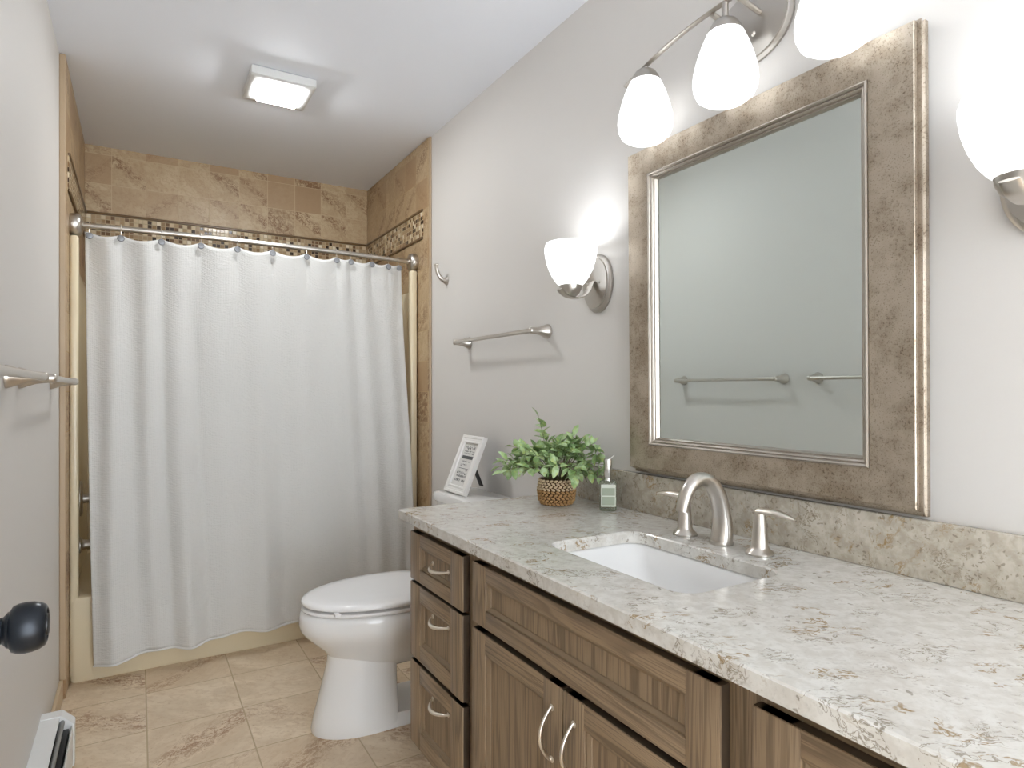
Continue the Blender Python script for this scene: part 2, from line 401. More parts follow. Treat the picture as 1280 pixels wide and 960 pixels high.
obj('side_panel', surround(X1, X1-.036, X1-.014, 0), M['tub'], tub)
obj('back_panel', nbox(X0-ox, X1-ox, YE-.03-oy, YE-oy, rim-.01, 1.69, bev=.008), M['tub'], tub)
# tub filler and valve on the left end panel
xw = X0+.014
t = thing('tub_spout', 'small metal tub spout showing beside the curtain', 'tub spout', (xw, 3.33, .49))
bm = bmesh.new(); lathe(bm, [(.034, 0), (.034, .006), (.024, .012), (.022, .02)], 24, AX['+x'])
obj('wall_ring', bm, M['nickel_d'], t)
bm = bmesh.new(); tube(bm, spline([(.014, 0, 0), (.06, 0, 0), (.10, 0, -.004), (.118, 0, -.02), (.12, 0, -.036)], 6), .022, 16)
obj('spout', bm, M['nickel_d'], t)
t = thing('shower_valve', 'tall metal shower valve plate showing beside the curtain above the spout', 'shower valve', (xw, 3.36, .69))
bm = bmesh.new(); lathe(bm, [(.062, 0), (.062, .004), (.056, .009), (.02, .012)], 32, AX['+x'], sx=1.25); obj('valve_plate', bm, M['nickel_d'], t)
bm = bmesh.new(); lathe(bm, [(.022, .01), (.02, .045), (.012, .05)], 20, AX['+x']); tube(bm, [(.04, 0, 0), (.042, 0, -.05), (.048, 0, -.07)], [.009, .007, .005], 10); obj('valve_handle', bm, M['nickel_d'], t)

# ================================================================== curtain rod, curtain, hooks
RY0, RY1, RZ = 3.085, 3.035, 1.838
def rodY(x):
    u = (x-.505)/.755; return RY1+(RY0-RY1)*u*u
rod = thing('curtain_rod', 'brushed metal curtain rod with domed wall ends, across the tiled alcove', 'curtain rod', (.505, RY1, RZ))
bm = bmesh.new(); xs = [XL+.03+(XR-XL-.06)*i/40 for i in range(41)]
tube(bm, [(x-.505, rodY(x)-RY1, 0) for x in xs], .0115, 16); obj('rod', bm, M['nickel'], rod)
bm = bmesh.new(); x = 1.02; tube(bm, [(x-.505+d, rodY(x+d)-RY1, 0) for d in (-.012, .0, .012)], [.0125, .0138, .0125], 16); obj('joint_collar', bm, M['nickel'], rod)
for sx, ax, xx in ((1, '+x', XL+TL+.0005), (-1, '-x', XR-TT-.0005)):
    bm = bmesh.new(); lathe(bm, [(.044, 0), (.046, .006), (.046, .024), (.042, .034), (.030, .041), (.016, .045), (.014, .050)], 32, T(xx-.505, rodY(xx)-RY1, 0) @ AX[ax])
    obj('wall_end', bm, M['nickel'], rod)

hooks_x = [-.171, -.062, .084, .233, .378, .527, .678, .821, .891, .999, 1.087, 1.146]
CX0, CX1 = -.187, 1.163
hk = sorted(hooks_x)
def curtain_pt(s, t):
    """s 0..1 along the cloth, t 0..1 down"""
    xt = CX0+(CX1-CX0)*s
    # hem runs a touch narrower on the left and wider on the right
    xb = -.152+(1.205+.152)*s
    k = t**1.15
    x = xt+(xb-xt)*k
    # top edge sags between hooks
    gap = 0
    for a, b in zip(hk, hk[1:]):
        if a <= xt <= b: gap = math.sin(PI*(xt-a)/(b-a))*min(1.0, (b-a)/.15)
    ztop = 1.812-.024*gap
    zbot = interp(xt, [-.19, -.08, .03, .14, .24, .37, .5, .68, .85, 1.17], [.078, .086, .100, .093, .100, .113, .100, .118, .105, .118])
    z = ztop+(zbot-ztop)*t
    e = min(1.0, t/.78); e = e*e*(3-2*e)
    y = (rodY(xt)-.004)*(1-e)+2.972*e
    # folds
    top = -.020*gap
    f = 0
    for c, w, a in ((-.16, .03, .012), (-.10, .028, -.02), (-.03, .03, .016), (.03, .03, -.026), (.085, .022, .018), (.14, .03, -.018), (.2, .03, .016), (.28, .04, -.013), (.38, .05, .013), (.46, .045, -.012),
                    (.54, .05, .010), (.64, .05, -.009), (.74, .05, .009), (.86, .035, -.014), (.91, .03, .012), (.96, .03, -.010), (1.02, .035, .010), (1.08, .03, -.010), (1.13, .025, .008)):
        d = (xt-c+.02*math.sin(t*3+c*9)*t)/w; f += a*math.exp(-d*d)
    amp = .35+.75*min(1, t*2.2)
    hem = .020*math.sin((xt+.02)*2*PI/.27+.6)*t*t
    return Vector((x, y+top*max(0, 1-t*6)+f*amp*.72+hem-.006*t, z))
t = bmesh.new(); uvl = t.loops.layers.uv.new('UVMap'); NS, NT = 240, 110
g = [[t.verts.new(curtain_pt(i/NS, j/NT)) for i in range(NS+1)] for j in range(NT+1)]
for j in range(NT):
    for i in range(NS):
        f = t.faces.new((g[j][i], g[j][i+1], g[j+1][i+1], g[j+1][i]))
        for l, (a, b) in zip(f.loops, ((i, j), (i+1, j), (i+1, j+1), (i, j+1))): l[uvl].uv = (a/NS*1.7, 1.75*(1-b/NT))
for f in t.faces: f.smooth = True
me = bpy.data.meshes.new('shower_curtain'); t.to_mesh(me); t.free()
cur = bpy.data.objects.new('shower_curtain', me); COL.objects.link(cur); me.materials.append(M['cloth'])
md = cur.modifiers.new('thick', 'SOLIDIFY'); md.thickness = .0025; md.offset = 0
tag(cur, 'white waffle weave shower curtain hanging in front of the tub', 'shower curtain')
hem = bmesh.new(); tube(hem, [curtain_pt(i/120, 1.0) for i in range(121)], .0055, 8, .6)
obj('hem', hem, M['cloth'], cur)
ordn = ['first', 'second', 'third', 'fourth', 'fifth', 'sixth', 'seventh', 'eighth', 'ninth', 'tenth', 'eleventh', 'twelfth']
hook0 = thing('curtain_hook', 'x', 'curtain hook', (0, 0, 0), 'grey buttoned hooks along the curtain rod')
bm = bmesh.new(); tube(bm, [(0, .0165*math.sin(a), .0165*math.cos(a)) for a in [PI*(.05+1.15*i/16) - PI for i in range(17)]]+[(0, -.017, -.022), (0, -.0185, -.040)], .0013, 8); obj('wire', bm, M['nickel'], hook0)
bm = bmesh.new(); lathe(bm, [(.004, -.002), (.0125, .0), (.0135, .003), (.011, .006), (.004, .0072)], 20, T(0, -.0185, -.044) @ Matrix.Rotation(PI/2, 4, 'X')); obj('button', bm, M['button'], hook0)
for i, x in enumerate(hooks_x):
    lab = f'grey button curtain hook on the rod, {ordn[i]} of twelve counted from the left wall'
    if i == 0: hook0.location = (x, rodY(x), RZ); hook0['label'] = lab
    else: dup(hook0, (x, rodY(x), RZ), lab)

# ================================================================== ceiling light
cl = thing('ceiling_light', 'square white ceiling light with a glowing diffuser', 'ceiling light', (.502, 2.735, ZC))
bm = bmesh.new(); w = .124
loft(bm, [[(x, y, z) for x, y in rrect(-a, a, -a, a, .004, 2)] for a, z in ((w-.006, 0), (w, -.004), (w, -.034), (w-.004, -.038), (w-.036, -.0385), (w-.039, -.035))], True, True)
obj('housing', bm, M['white'], cl)
bm = bmesh.new(); a = w-.044
loft(bm, [[(x, y, z) for x, y in rrect(-b, b, -b, b, .008, 4)] for b, z in ((a, -.034), (a, -.049), (a-.003, -.055), (a-.010, -.058))]); obj('diffuser', bm, M['diff'], cl)

# ================================================================== towel bars and robe hook
HORN = [(.0265, 0), (.0268, .003), (.0245, .010), (.0195, .022), (.0150, .036), (.0128, .050), (.0120, .060), (.0116, .070), (.0105, .0755), (.007, .0785), (.001, .0795)]
def towel_bar(name, label, x, y, z, L, side):
    t = thing(name, label, 'towel bar', (x, y, z), 'brushed nickel towel bars')
    ax = '-x' if side < 0 else '+x'
    for s in (-1, 1):
        bm = bmesh.new(); lathe(bm, HORN, 28, T(0, s*L/2, 0) @ AX[ax]); obj('wall_post', bm, M['nickel'], t)
    bm = bmesh.new(); n = 24
    tube(bm, [(side*.068, -L/2+L*i/n, 0) for i in range(n+1)], [.0082+.002*abs(2*i/n-1)**4 for i in range(n+1)], 16); obj('bar', bm, M['nickel'], t)
    return t
towel_bar('towel_bar', 'brushed nickel towel bar on the right wall above the toilet tank', XR, 2.175, 1.379, .62, -1)
towel_bar('towel_bar', 'brushed nickel towel bar on the left wall, the one nearer the shower alcove', XL, 2.30, 1.198, .66, 1)
towel_bar('towel_bar', 'brushed nickel towel bar on the left wall, the one farther from the shower alcove', XL, 1.47, 1.198, .64, 1)
t = thing('robe_hook', 'small brushed nickel robe hook beside the tile edge', 'robe hook', (XR, 2.72, 1.690))
bm = bmesh.new(); lathe(bm, [(.022, 0), (.022, .003), (.016, .010), (.011, .02)], 24, AX['-x']); obj('wall_post', bm, M['nickel'], t)
bm = bmesh.new(); tube(bm, spline([(-.012, 0, 0), (-.03, 0, .008), (-.046, 0, .028), (-.053, 0, .052), (-.054, 0, .068)], 6), [.0125-.005*i/24 for i in range(25)], 14); obj('hook_arm', bm, M['nickel'], t)
bm = bmesh.new(); lathe(bm, [(.006, -.006), (.011, -.003), (.012, .001), (.009, .004), (.003, .005)], 18, T(-.054, 0, .070)); obj('hook_tip', bm, M['nickel'], t)

# ================================================================== framed mirror
MT = thing('wall_mirror', 'large mirror in an aged silver frame above the sink', 'mirror', (XR, .996, .948), rot=(0, -math.radians(.55), 0))
O = (-.389, .389, 0, .894); OB = (-.393, .393, -.013, .898); I = (-.301, .311, .068, .822); G = (-.281, .289, .089, .803)
def ring(bm, loops):   # loops: (rect, height off the wall)
    pts = []
    for (a, b, c, d), h in loops: pts.append([(-h, a, c), (-h, b, c), (-h, b, d), (-h, a, d)])
    loft(bm, pts, False, False); return bm
def ins(r, d): return (r[0]+d, r[1]-d, r[2]+d, r[3]-d)
bm = bmesh.new()
ring(bm, [(ins(OB, -.002), .0), (ins(OB, -.002), .011), (ins(OB, .001), .013), (ins(O, -.002), .014), (ins(O, -.002), .018), (ins(O, -.005), .0195), (ins(O, -.005), .023), (ins(O, .002), .0245), (ins(O, .002), .027), (ins(O, .0), .028), (ins(O, .0), .0365), (ins(O, .0015), .038), (ins(O, .03), .0385), (ins(I, -.003), .035), (I, .033), (I, .02)])
obj('frame', bm, M['frame'], MT, 30)
bm = bmesh.new()
ring(bm, [(ins(I, -.001), .030), (ins(I, -.0005), .037), (ins(I, .003), .039), (ins(I, .006), .036), (ins(I, .007), .032), (ins(I, .010), .033), (ins(I, .013), .030), (ins(I, .014), .026), (ins(I, .017), .026), (ins(G, -.001), .021), (ins(G, .001), .014)])
obj('inner_moulding', bm, M['frame_m'], MT, 30)
obj('mirror_glass', nbox(-.017, -.012, G[0]-.008, G[1]+.008, G[2]-.008, G[3]+.008), M['mirror'], MT)

# ================================================================== three-light vanity fixture
VL = thing('vanity_light', 'three-globe vanity light on an arched bar above the mirror', 'vanity light', (XR, .993, 2.03))
bm = bmesh.new(); lathe(bm, [(.114, 0), (.114, .006), (.106, .010), (.104, .012), (.104, .016), (.09, .021), (.05, .024), (.01, .025)], 48, AX['-x'], sx=.78); obj('backplate', bm, M['nickel_d'], VL)
for dy in (-.038, .038):
    bm = bmesh.new(); tube(bm, [(-.018, dy, .012), (-.095, dy, .025)], .0065, 12); lathe(bm, [(.004, .0), (.006, .002), (.003, .006)], 12, T(-.024, dy*.6, -.03) @ AX['-x']); obj('support_arm', bm, M['nickel'], VL)
bm = bmesh.new(); n = 40; pts = []
for i in range(n+1):
    y = -.345+.69*i/n; pts.append((-.095, y, .034-.052*(y/.345)**2))
tube(bm, pts, .008, 12, .36, up=(1, 0, 0)); obj('arched_bar', bm, M['nickel'], VL)
SH = [(.018, 0), (.030, -.003), (.042, -.018), (.054, -.045), (.064, -.075), (.0715, -.105), (.0735, -.125), (.071, -.145), (.063, -.162), (.048, -.172), (.030, -.176), (.012, -.178)]
for y in (-.266, 0, .266):
    zb = .034-.052*(y/.345)**2
    zt = -.023
    bm = bmesh.new(); lathe(bm, SH, 36, T(-.095, y, zt)); s = obj('glass_shade', bm, M['shade'], VL, 80)
    bm = bmesh.new(); lathe(bm, [(.041, -.016), (.036, -.004), (.027, .010), (.018, .016), (.012, .018)], 28, T(-.095, y, zt)); tube(bm, [(-.095, y, zt+.014), (-.095, y, zb-.002)], .0075, 12); obj('shade_holder', bm, M['nickel_d'], s)

# ================================================================== sconces
def sconce(y, label):
    t = thing('wall_sconce', label, 'wall sconce', (XR, y, 1.507), 'bowl sconces either side of the mirror')
    bm = bmesh.new(); lathe(bm, [(.070, 0), (.070, .008), (.064, .014), (.061, .015), (.060, .020), (.045, .023), (.01, .024)], 40, AX['-x'], sx=1.32)
    lathe(bm, [(.0045, 0), (.004, .004), (.001, .006)], 10, T(-.022, .03, .0) @ AX['-x']); lathe(bm, [(.0045, 0), (.004, .004), (.001, .006)], 10, T(-.022, -.03, .0) @ AX['-x'])
    obj('backplate', bm, M['nickel_d'], t)
    bm = bmesh.new(); tube(bm, spline([(-.02, 0, .004), (-.034, 0, -.002), (-.046, 0, -.026), (-.070, 0, -.047), (-.105, 0, -.053), (-.135, 0, -.046), (-.156, 0, -.030)], 7), [.014]*43, 12, .26, up=(0, 1, 0)); obj('scroll_arm', bm, M['nickel'], t)
    bm = bmesh.new(); lathe(bm, [(.008, -.051), (.016, -.049), (.027, -.040), (.034, -.026), (.036, -.014), (.033, -.010)], 28, T(-.112, 0, 0)); obj('shade_cup', bm, M['nickel_d'], t)
    bm = bmesh.new(); lathe(bm, [(.031, -.020), (.044, -.008), (.057, .010), (.0685, .034), (.0765, .060), (.081, .086), (.081, .100), (.077, .113), (.074, .114), (.073, .108), (.074, .092), (.066, .062), (.054, .034), (.040, .012), (.03, 0)], 40, T(-.112, 0, 0)); obj('glass_shade', bm, M['shade'], t, 80)
    ld = bpy.data.lights.new('sconce_bulb', 'POINT'); ld.energy = BULB_W; ld.shadow_soft_size = .03; ld.color = (.96, .98, 1)
    lo = bpy.data.objects.new('sconce_bulb', ld); COL.objects.link(lo); lo.parent = t; lo.location = (-.112, 0, .066)
    return t
sconce(1.573, 'white glass bowl sconce between the towel bar and the mirror')
sconce(.420, 'white glass bowl sconce cut off by the right edge of the photo')

# ================================================================== vanity
XF = .685
CA = thing('vanity_cabinet', 'brown oak vanity cabinet with panelled doors under the stone countertop', 'vanity cabinet', (.97, .96, 0))
cx, cy = .97, .96
YA, YBn = .175, 1.742
bm = bmesh.new(); box(bm, XF+.04, 1.255, YA, YBn, .144, .60); box(bm, .78, 1.25, YA+.01, YBn-.01, 0, .15)
for v in bm.verts: v.co -= Vector((cx, cy, 0))
obj('carcass', bm, M['wood_dark'], CA)
def loc_box(*a, **k):
    b = nbox(*a, **k)
    for v in b.verts: v.co -= Vector((cx, cy, 0))
    return b
obj('end_panel', loc_box(XF+.02, 1.256, YBn-.002, YBn+.014, .144, .787, bev=.001), M['wood_v'], CA)
obj('end_panel', loc_box(XF+.02, 1.256, YA-.014, YA+.002, .144, .787, bev=.001), M['wood_v'], CA)
for y0, y1 in ((1.725, YBn), (1.333, 1.395), (.530, .597), (YA, .20)): obj('face_stile', loc_box(XF+.0215, XF+.042, y0, y1, .144, .788, bev=.001), M['wood_v'], CA)
for z0, z1 in ((.745, .788), (.59, .63), (.144, .172)): obj('face_rail', loc_box(XF+.022, XF+.042, YA, YBn, z0, z1), M['wood_h'], CA)
obj('face_rail', loc_box(XF+.022, XF+.042, 1.39, YBn, .375, .41), M['wood_h'], CA)
obj('face_rail', loc_box(XF+.022, XF+.042, YA, .54, .375, .41), M['wood_h'], CA)
def front(name, y0, y1, z0, z1, sw, rt, rb, pull=None, panel_mat='wood_v'):
    """a framed panel front: thing part, with stiles, rails and pull as its sub-parts"""
    xf, xb = XF, XF+.0195
    bm = loc_box(xf+.012, xb-.001, y0+sw-.012, y1-sw+.012, z0+rb-.012, z1-rt+.012)
    o = obj(name, bm, M[panel_mat], CA)
    e = bmesh.new()
    for q in ((y0, y0+sw-.014, z0, z1), (y1-sw+.014, y1, z0, z1), (y0+.01, y1-.01, z0, z0+rb-.014), (y0+.01, y1-.01, z1-rt+.014, z1)): box(e, xf+.0035, xb, *q)
    for v in e.verts: v.co -= Vector((cx, cy, 0))
    obj('edge_band', e, M['wood_edge'], o)
    for a, b in ((y0, y0+sw), (y1-sw, y1)): obj('stile', loc_box(xf, xf+.0045, a+.0002, b-.0002, z0+.0002, z1-.0002, bev=.0015), M['wood_v'], o)
    for a, b in ((z0, z0+rb), (z1-rt, z1)): obj('rail', loc_box(xf+.0003, xf+.0046, y0+sw-.0005, y1-sw+.0005, a+.0002, b-.0002, bev=.0012), M['wood_h'], o)
    # sloped bead inside the frame
    bm = bmesh.new(); L = []
    for d, h in ((-.0005, .001), (.0, .0055), (.003, .0055), (.0075, .0085), (.0095, .0095), (.011, .0125)):
        a, b, c, e = y0+sw+d, y1-sw-d, z0+rb+d, z1-rt-d
        L.append([(xf+h-cx, a-cy, c), (xf+h-cx, b-cy, c), (xf+h-cx, b-cy, e), (xf+h-cx, a-cy, e)])
    loft(bm, L, False, False); obj('bead', bm, M['bead'], o, 20)
    if pull:
        py, pz, length, vert = pull; h = length/2; bm = bmesh.new(); n = 20; pts = []; rr = []
        for i in range(n+1):
            u = -1+2*i/n; out = .026*(1-u*u)+.001
            pts.append(((xf+.012 if not vert else xf)-out-cx, py-cy+(0 if vert else u*h), pz+(u*h if vert else -.006*(1-u*u))))
            rr.append(.0033+.0020*(1-u*u))
        tube(bm, pts, rr, 12, .75)
        for u in (-1, 1): lathe(bm, [(.0065, -.012), (.0065, .001), (.004, .003)], 12, T((xf+.012 if not vert else xf)-cx, py-cy+(0 if vert else u*h*.96), pz+(u*h*.96 if vert else 0)) @ AX['-x'])
        obj('pull_handle', bm, M['pull'], o)
    return o
def stack(y0, y1):
    for z0, z1, rt, rb in ((.620, .757, .036, .038), (.397, .611, .046, .046), (.146, .384, .048, .05)):
        zz = (z1-.066) if z1 < .7 else (z1-.066)
        front('drawer', y0, y1, z0, z1, .070, rt, rb, ((y0+y1)/2-.015, zz, .104, False))
stack(1.388, 1.732)
stack(.194, .541)
front('false_drawer_front', .593, 1.335, .618, .760, .064, .036, .040)
front('door', .966, 1.337, .146, .603, .064, .045, .06, (1.000, .505, .104, True))
front('door', .592, .963, .146, .603, .064, .045, .06, (.929, .505, .104, True))

# countertop with the sink cut-out
def slab_with_hole(x0, x1, y0, y1, z0, z1, hole, bev=.003):
    bm = bmesh.new()
    def at(z, i=0):
        o = [bm.verts.new((x, y, z)) for x, y in rrect(x0+i, x1-i, y0+i, y1-i, .004, 2)]; h = [bm.verts.new((x, y, z)) for x, y in rrect(hole[0]-i, hole[1]+i, hole[2]-i, hole[3]+i, hole[4], 8)]
        return o, h
    L = [at(z0), at(z1-bev), at(z1, bev)]
    for a, b in zip(L, L[1:]):
        for l0, l1 in zip(a, b):
            n = len(l0)
            for k in range(n): bm.faces.new((l0[k], l0[(k+1) % n], l1[(k+1) % n], l1[k]))
    for l in (L[0], L[-1]):
        es = []
        for lp in l:
            for k in range(len(lp)):
                e = bm.edges.get((lp[k], lp[(k+1) % len(lp)])); es.append(e if e else bm.edges.new((lp[k], lp[(k+1) % len(lp)])))
        bmesh.ops.triangle_fill(bm, use_beauty=True, edges=es)
    return bm
HOLE = (.800, 1.068, .765, 1.192, .045)
ct = obj('countertop', slab_with_hole(.660, XR-.001, .155, 1.766, CZ-.028, CZ, HOLE), M['quartz'], None, 30)
tag(ct, 'pale speckled quartz countertop on the oak vanity', 'countertop')
bs = obj('backsplash', nbox(XR-.020, XR-.0005, .155, 1.766, CZ+.0003, .927, bev=.002), M['quartz2'])
tag(bs, 'low speckled stone backsplash along the wall under the mirror', 'backsplash')
# undermount basin
sk = thing('sink', 'white rectangular sink set into the quartz countertop', 'sink', (.934, .978, CZ-.028))
bm = bmesh.new(); a, b, c, d = HOLE[0]-.934, HOLE[1]-.934, HOLE[2]-.978, HOLE[3]-.978
def bl(i, z, r, tl=0): return [(x, y, z) for x, y in rrect(a-.004+i, b+.004-i, c-.004+i+tl, d+.004-i-tl, r, 8)]
loft(bm, [bl(-.02, -.001, .05), bl(-.02, -.006, .05), bl(.0, -.160, .06), bl(.03, -.170, .05)], False, True)
loft(bm, [bl(-.02, -.001, .05), bl(0, -.001, .048), bl(.004, -.006, .048), bl(.012, -.05, .05, .012), bl(.022, -.10, .055, .035), bl(.035, -.128, .06, .06), bl(.06, -.140, .06, .09), bl(.11, -.145, .02, .17)], False, True)
obj('basin', bm, M['porcelain'], sk, 60)
bm = bmesh.new(); lathe(bm, [(.022, 0), (.022, .002), (.016, .004), (.012, .002), (.004, .002)], 24, T(.02, 0, -.1455)); obj('drain', bm, M['chrome'], sk)

# faucet
fa = thing('faucet', 'brushed nickel widespread faucet with two lever handles behind the sink', 'faucet', (1.140, .985, CZ))
bm = bmesh.new()
P = spline([(.002, 0, .004), (.006, 0, .035), (.002, 0, .075), (-.012, 0, .115), (-.040, 0, .146), (-.074, 0, .152), (-.102, 0, .134), (-.117, 0, .106), (-.122, 0, .085)], 6)
R = [interp(i/(len(P)-1), [0, .3, .6, 1], [.0265, .0215, .0172, .0142]) for i in range(len(P))]
tube(bm, P, R, 22, .85, up=(0, 1, 0))
P2 = spline([(.018, 0, .003), (.021, 0, .04), (.016, 0, .08), (.004, 0, .108)], 6)
tube(bm, P2, [.0185-.012*i/(len(P2)-1) for i in range(len(P2))], 14, .55, up=(0, 1, 0))
lathe(bm, [(.026, .0004), (.0266, .004), (.026, .008)], 28, T(.003, 0, 0))
obj('spout', bm, M['nickel'], fa)
for s, hy in ((1, 1.093), (-1, .880)):
    bm = bmesh.new(); lathe(bm, [(.029, .0004), (.0292, .004), (.0255, .008), (.0195, .013), (.0172, .018), (.0150, .05), (.0122, .082), (.0112, .090), (.006, .094)], 28)
    h = obj('handle', bm, M['nickel'], fa, 40, (0, hy-.985, 0))
    bm = bmesh.new(); P = spline([(.0, -s*.011, .0905), (-.001, s*.01, .0935), (-.003, s*.04, .0945), (-.005, s*.066, .0925), (-.006, s*.088, .0885)], 6)
    tube(bm, P, [interp(i/(len(P)-1), [0, .15, .5, .85, 1], [.007, .0145, .0135, .008, .0025]) for i in range(len(P))], 14, .52, up=(1, 0, 0)); obj('lever', bm, M['chrome'] if False else M['pull'], h)

# ================================================================== toilet
TY = 2.185
to = thing('toilet', 'white two-piece toilet between the vanity and the tub', 'toilet', (.80, TY, 0))
def egg(xf, xb, hw, z, n=56, ef=2.0, eb=2.8, cfrac=.58):
    xc = xf+(xb-xf)*cfrac; out = []
    for i in range(n):
        a = 2*PI*i/n; c, s = math.cos(a), math.sin(a)
        e = eb if c > 0 else ef
        out.append(((xc-.80)+math.copysign(abs(c)**(2/e), c)*((xb-xc) if c > 0 else (xc-xf)), math.copysign(abs(s)**(2/e), s)*hw, z))
    return out
bm = bmesh.new()
loft(bm, [egg(*q, eb=8, cfrac=.62) for q in ((.508, .790, .112, .0), (.506, .790, .114, .012), (.514, .788, .108, .05), (.530, .786, .100, .11), (.548, .785, .094, .18), (.560, .785, .092, .23), (.566, .785, .09, .30))])
loft(bm, [egg(*q) for q in ((.66, .90, .060, .195), (.612, .94, .088, .212), (.582, .97, .104, .232), (.564, .985, .118, .254), (.541, 1.0, .137, .281), (.508, 1.02, .160, .311), (.487, 1.025, .173, .332), (.472, 1.03, .183, .352), (.467, 1.035, .187, .372), (.468, 1.035, .186, .396), (.472, 1.035, .184, .410), (.485, 1.03, .176, .416))])
loft(bm, [[(x-.8, y, z) for x, y in rrect(.89, 1.16, -w, w, .03, 4)] for w, z in ((.105, .04), (.070, .06), (.062, .12), (.066, .2), (.095, .28), (.13, .34), (.15, .40))])
loft(bm, [[(x-.8, y, z) for x, y in rrect(.62, 1.16, -w, w, .06, 6)] for w, z in ((.114, 0), (.114, .012), (.108, .022), (.104, .045))])
loft(bm, [[(x-.8, y, z) for x, y in rrect(.93, 1.2, -w, w, .03, 4)] for w, z in ((.14, .30), (.17, .36), (.18, .405))])
o = obj('bowl', bm, M['porcelain'], to, 50)
bm = bmesh.new(); loft(bm, [egg(*q) for q in ((.492, .985, .170, .4145), (.494, .985, .170, .4185), (.478, .99, .182, .419), (.474, .99, .185, .424), (.476, .99, .184, .431), (.486, .985, .176, .433))]); obj('seat', bm, M['seat_plastic'], to, 50)
bm = bmesh.new(); loft(bm, [egg(*q) for q in ((.490, .97, .172, .4400), (.477, .975, .184, .4410), (.474, .975, .186, .448), (.478, .972, .183, .455), (.495, .96, .172, .460), (.54, .92, .14, .463), (.62, .86, .08, .465))]); obj('lid', bm, M['seat_plastic'], to, 60)
for s in (-1, 1):
    obj('hinge', nbox(.955-.8, 1.0-.8, s*.075-.025, s*.075+.025, .410, .452, bev=.008), M['seat_plastic'], to)
    obj('bumper', nbox(.548-.8, .566-.8, s*.137-.012, s*.137+.012, .4315, .4410, bev=.001), M['seat_plastic'], to)
bm = bmesh.new(); loft(bm, [[(x-.8, y, z) for x, y in rrect(1.062-e, 1.247, -w, w, .035, 6)] for w, e, z in ((.19, -.02, .385), (.20, -.005, .40), (.212, .0, .50), (.218, .006, .715))]); obj('tank', bm, M['porcelain'], to)
bm = bmesh.new(); loft(bm, [[(x-.8, y, z) for x, y in rrect(1.045+i, 1.25-i, -.228+i, .228-i, .03, 6)] for i, z in ((.006, .715), (0, .719), (0, .740), (.004, .750), (.014, .754))]); obj('tank_lid', bm, M['porcelain'], to)
bm = bmesh.new(); lathe(bm, [(.012, 0), (.012, .012), (.006, .016)], 16, T(1.062-.8, .15, .66) @ AX['-x']); tube(bm, [(1.05-.8, .15, .66), (1.047-.8, .11, .655), (1.046-.8, .08, .648)], [.007, .006, .005], 10); obj('flush_lever', bm, M['chrome'], to)

# ================================================================== framed print on the tank
pf = thing('picture_frame', 'white framed text print leaning on its stand on the toilet tank', 'picture frame', (1.092, 2.278, .7545), rot=(0, math.radians(22.6), 0))
PW, PH = .0925, .243
bm = bmesh.new()
def fr(d, h): return [(-h, -PW+d, d), (-h, PW-d, d), (-h, PW-d, PH-d), (-h, -PW+d, PH-d)]
loft(bm, [fr(.0, -.006), fr(.0, .010), fr(.002, .012), fr(.010, .012), fr(.013, .0085), (fr(.022, .0085)), fr(.025, .011), fr(.030, .011), fr(.033, .004)], False, False)
obj('frame', bm, M['fwhite'], pf, 30)
obj('backing', nbox(-.001, .006, -PW+.003, PW-.003, .003, PH-.003), M['black'], pf)
pr = obj('print', nbox(-.0035, -.001, -PW+.031, PW-.031, .031, PH-.031), M['paper'], pf)
bm = bmesh.new(); rnd = random.Random(3)
def marks(zc, h, w0, w1, n, thick):           # illegible little strokes standing for the print's lettering
    for i in range(n):
        y = w0+(w1-w0)*(i+.5)/n; ww = (w1-w0)/n*.34
        zz = zc+rnd.uniform(-.15, .15)*h; k = rnd.random()
        if k < .7: box(bm, -.0042, -.0036, y-thick/2, y+thick/2, zz-h/2, zz+h/2)
        box(bm, -.0042, -.0036, y-ww, y+ww, zz+rnd.choice((-1, 0, 1))*h*.4-thick/2, zz+rnd.choice((-1, 0, 1))*h*.4*0+rnd.choice((0, 1))*h*.1+thick/2) if k > .3 else None
W2 = .050
marks(.193, .014, -.040, .040, 9, .0024); marks(.177, .006, -.044, .044, 14, .001); marks(.168, .006, -.044, .044, 14, .001)
marks(.134, .005, -.038, .038, 12, .0012); marks(.118, .012, -.020, .040, 6, .001); marks(.098, .008, -.042, -.022, 3, .003)
marks(.086, .010, -.040, .045, 10, .002); marks(.073, .009, -.042, .042, 11, .0026); marks(.056, .010, -.045, .045, 9, .0034)
for a, b, c, d in ((-.052, .052, .2065, .2075), (-.040, .040, .1035, .1055)): obj('rule_line', nbox(-.0042, -.0036, a, b, c, d), M['ink'], pr)
obj('lettering', bm, M['ink'], pr, None)
obj('dark_band', nbox(-.0044, -.0036, -.046, .046, .145, .158), M['ink'], pr)
bm = bmesh.new(); box(bm, .0, .004, -.016, .016, -.13, .0)
sx = obj('easel_leg', bm, M['black'], pf, None, (.006, 0, .155)); sx.rotation_euler = (0, -math.radians(46), 0)

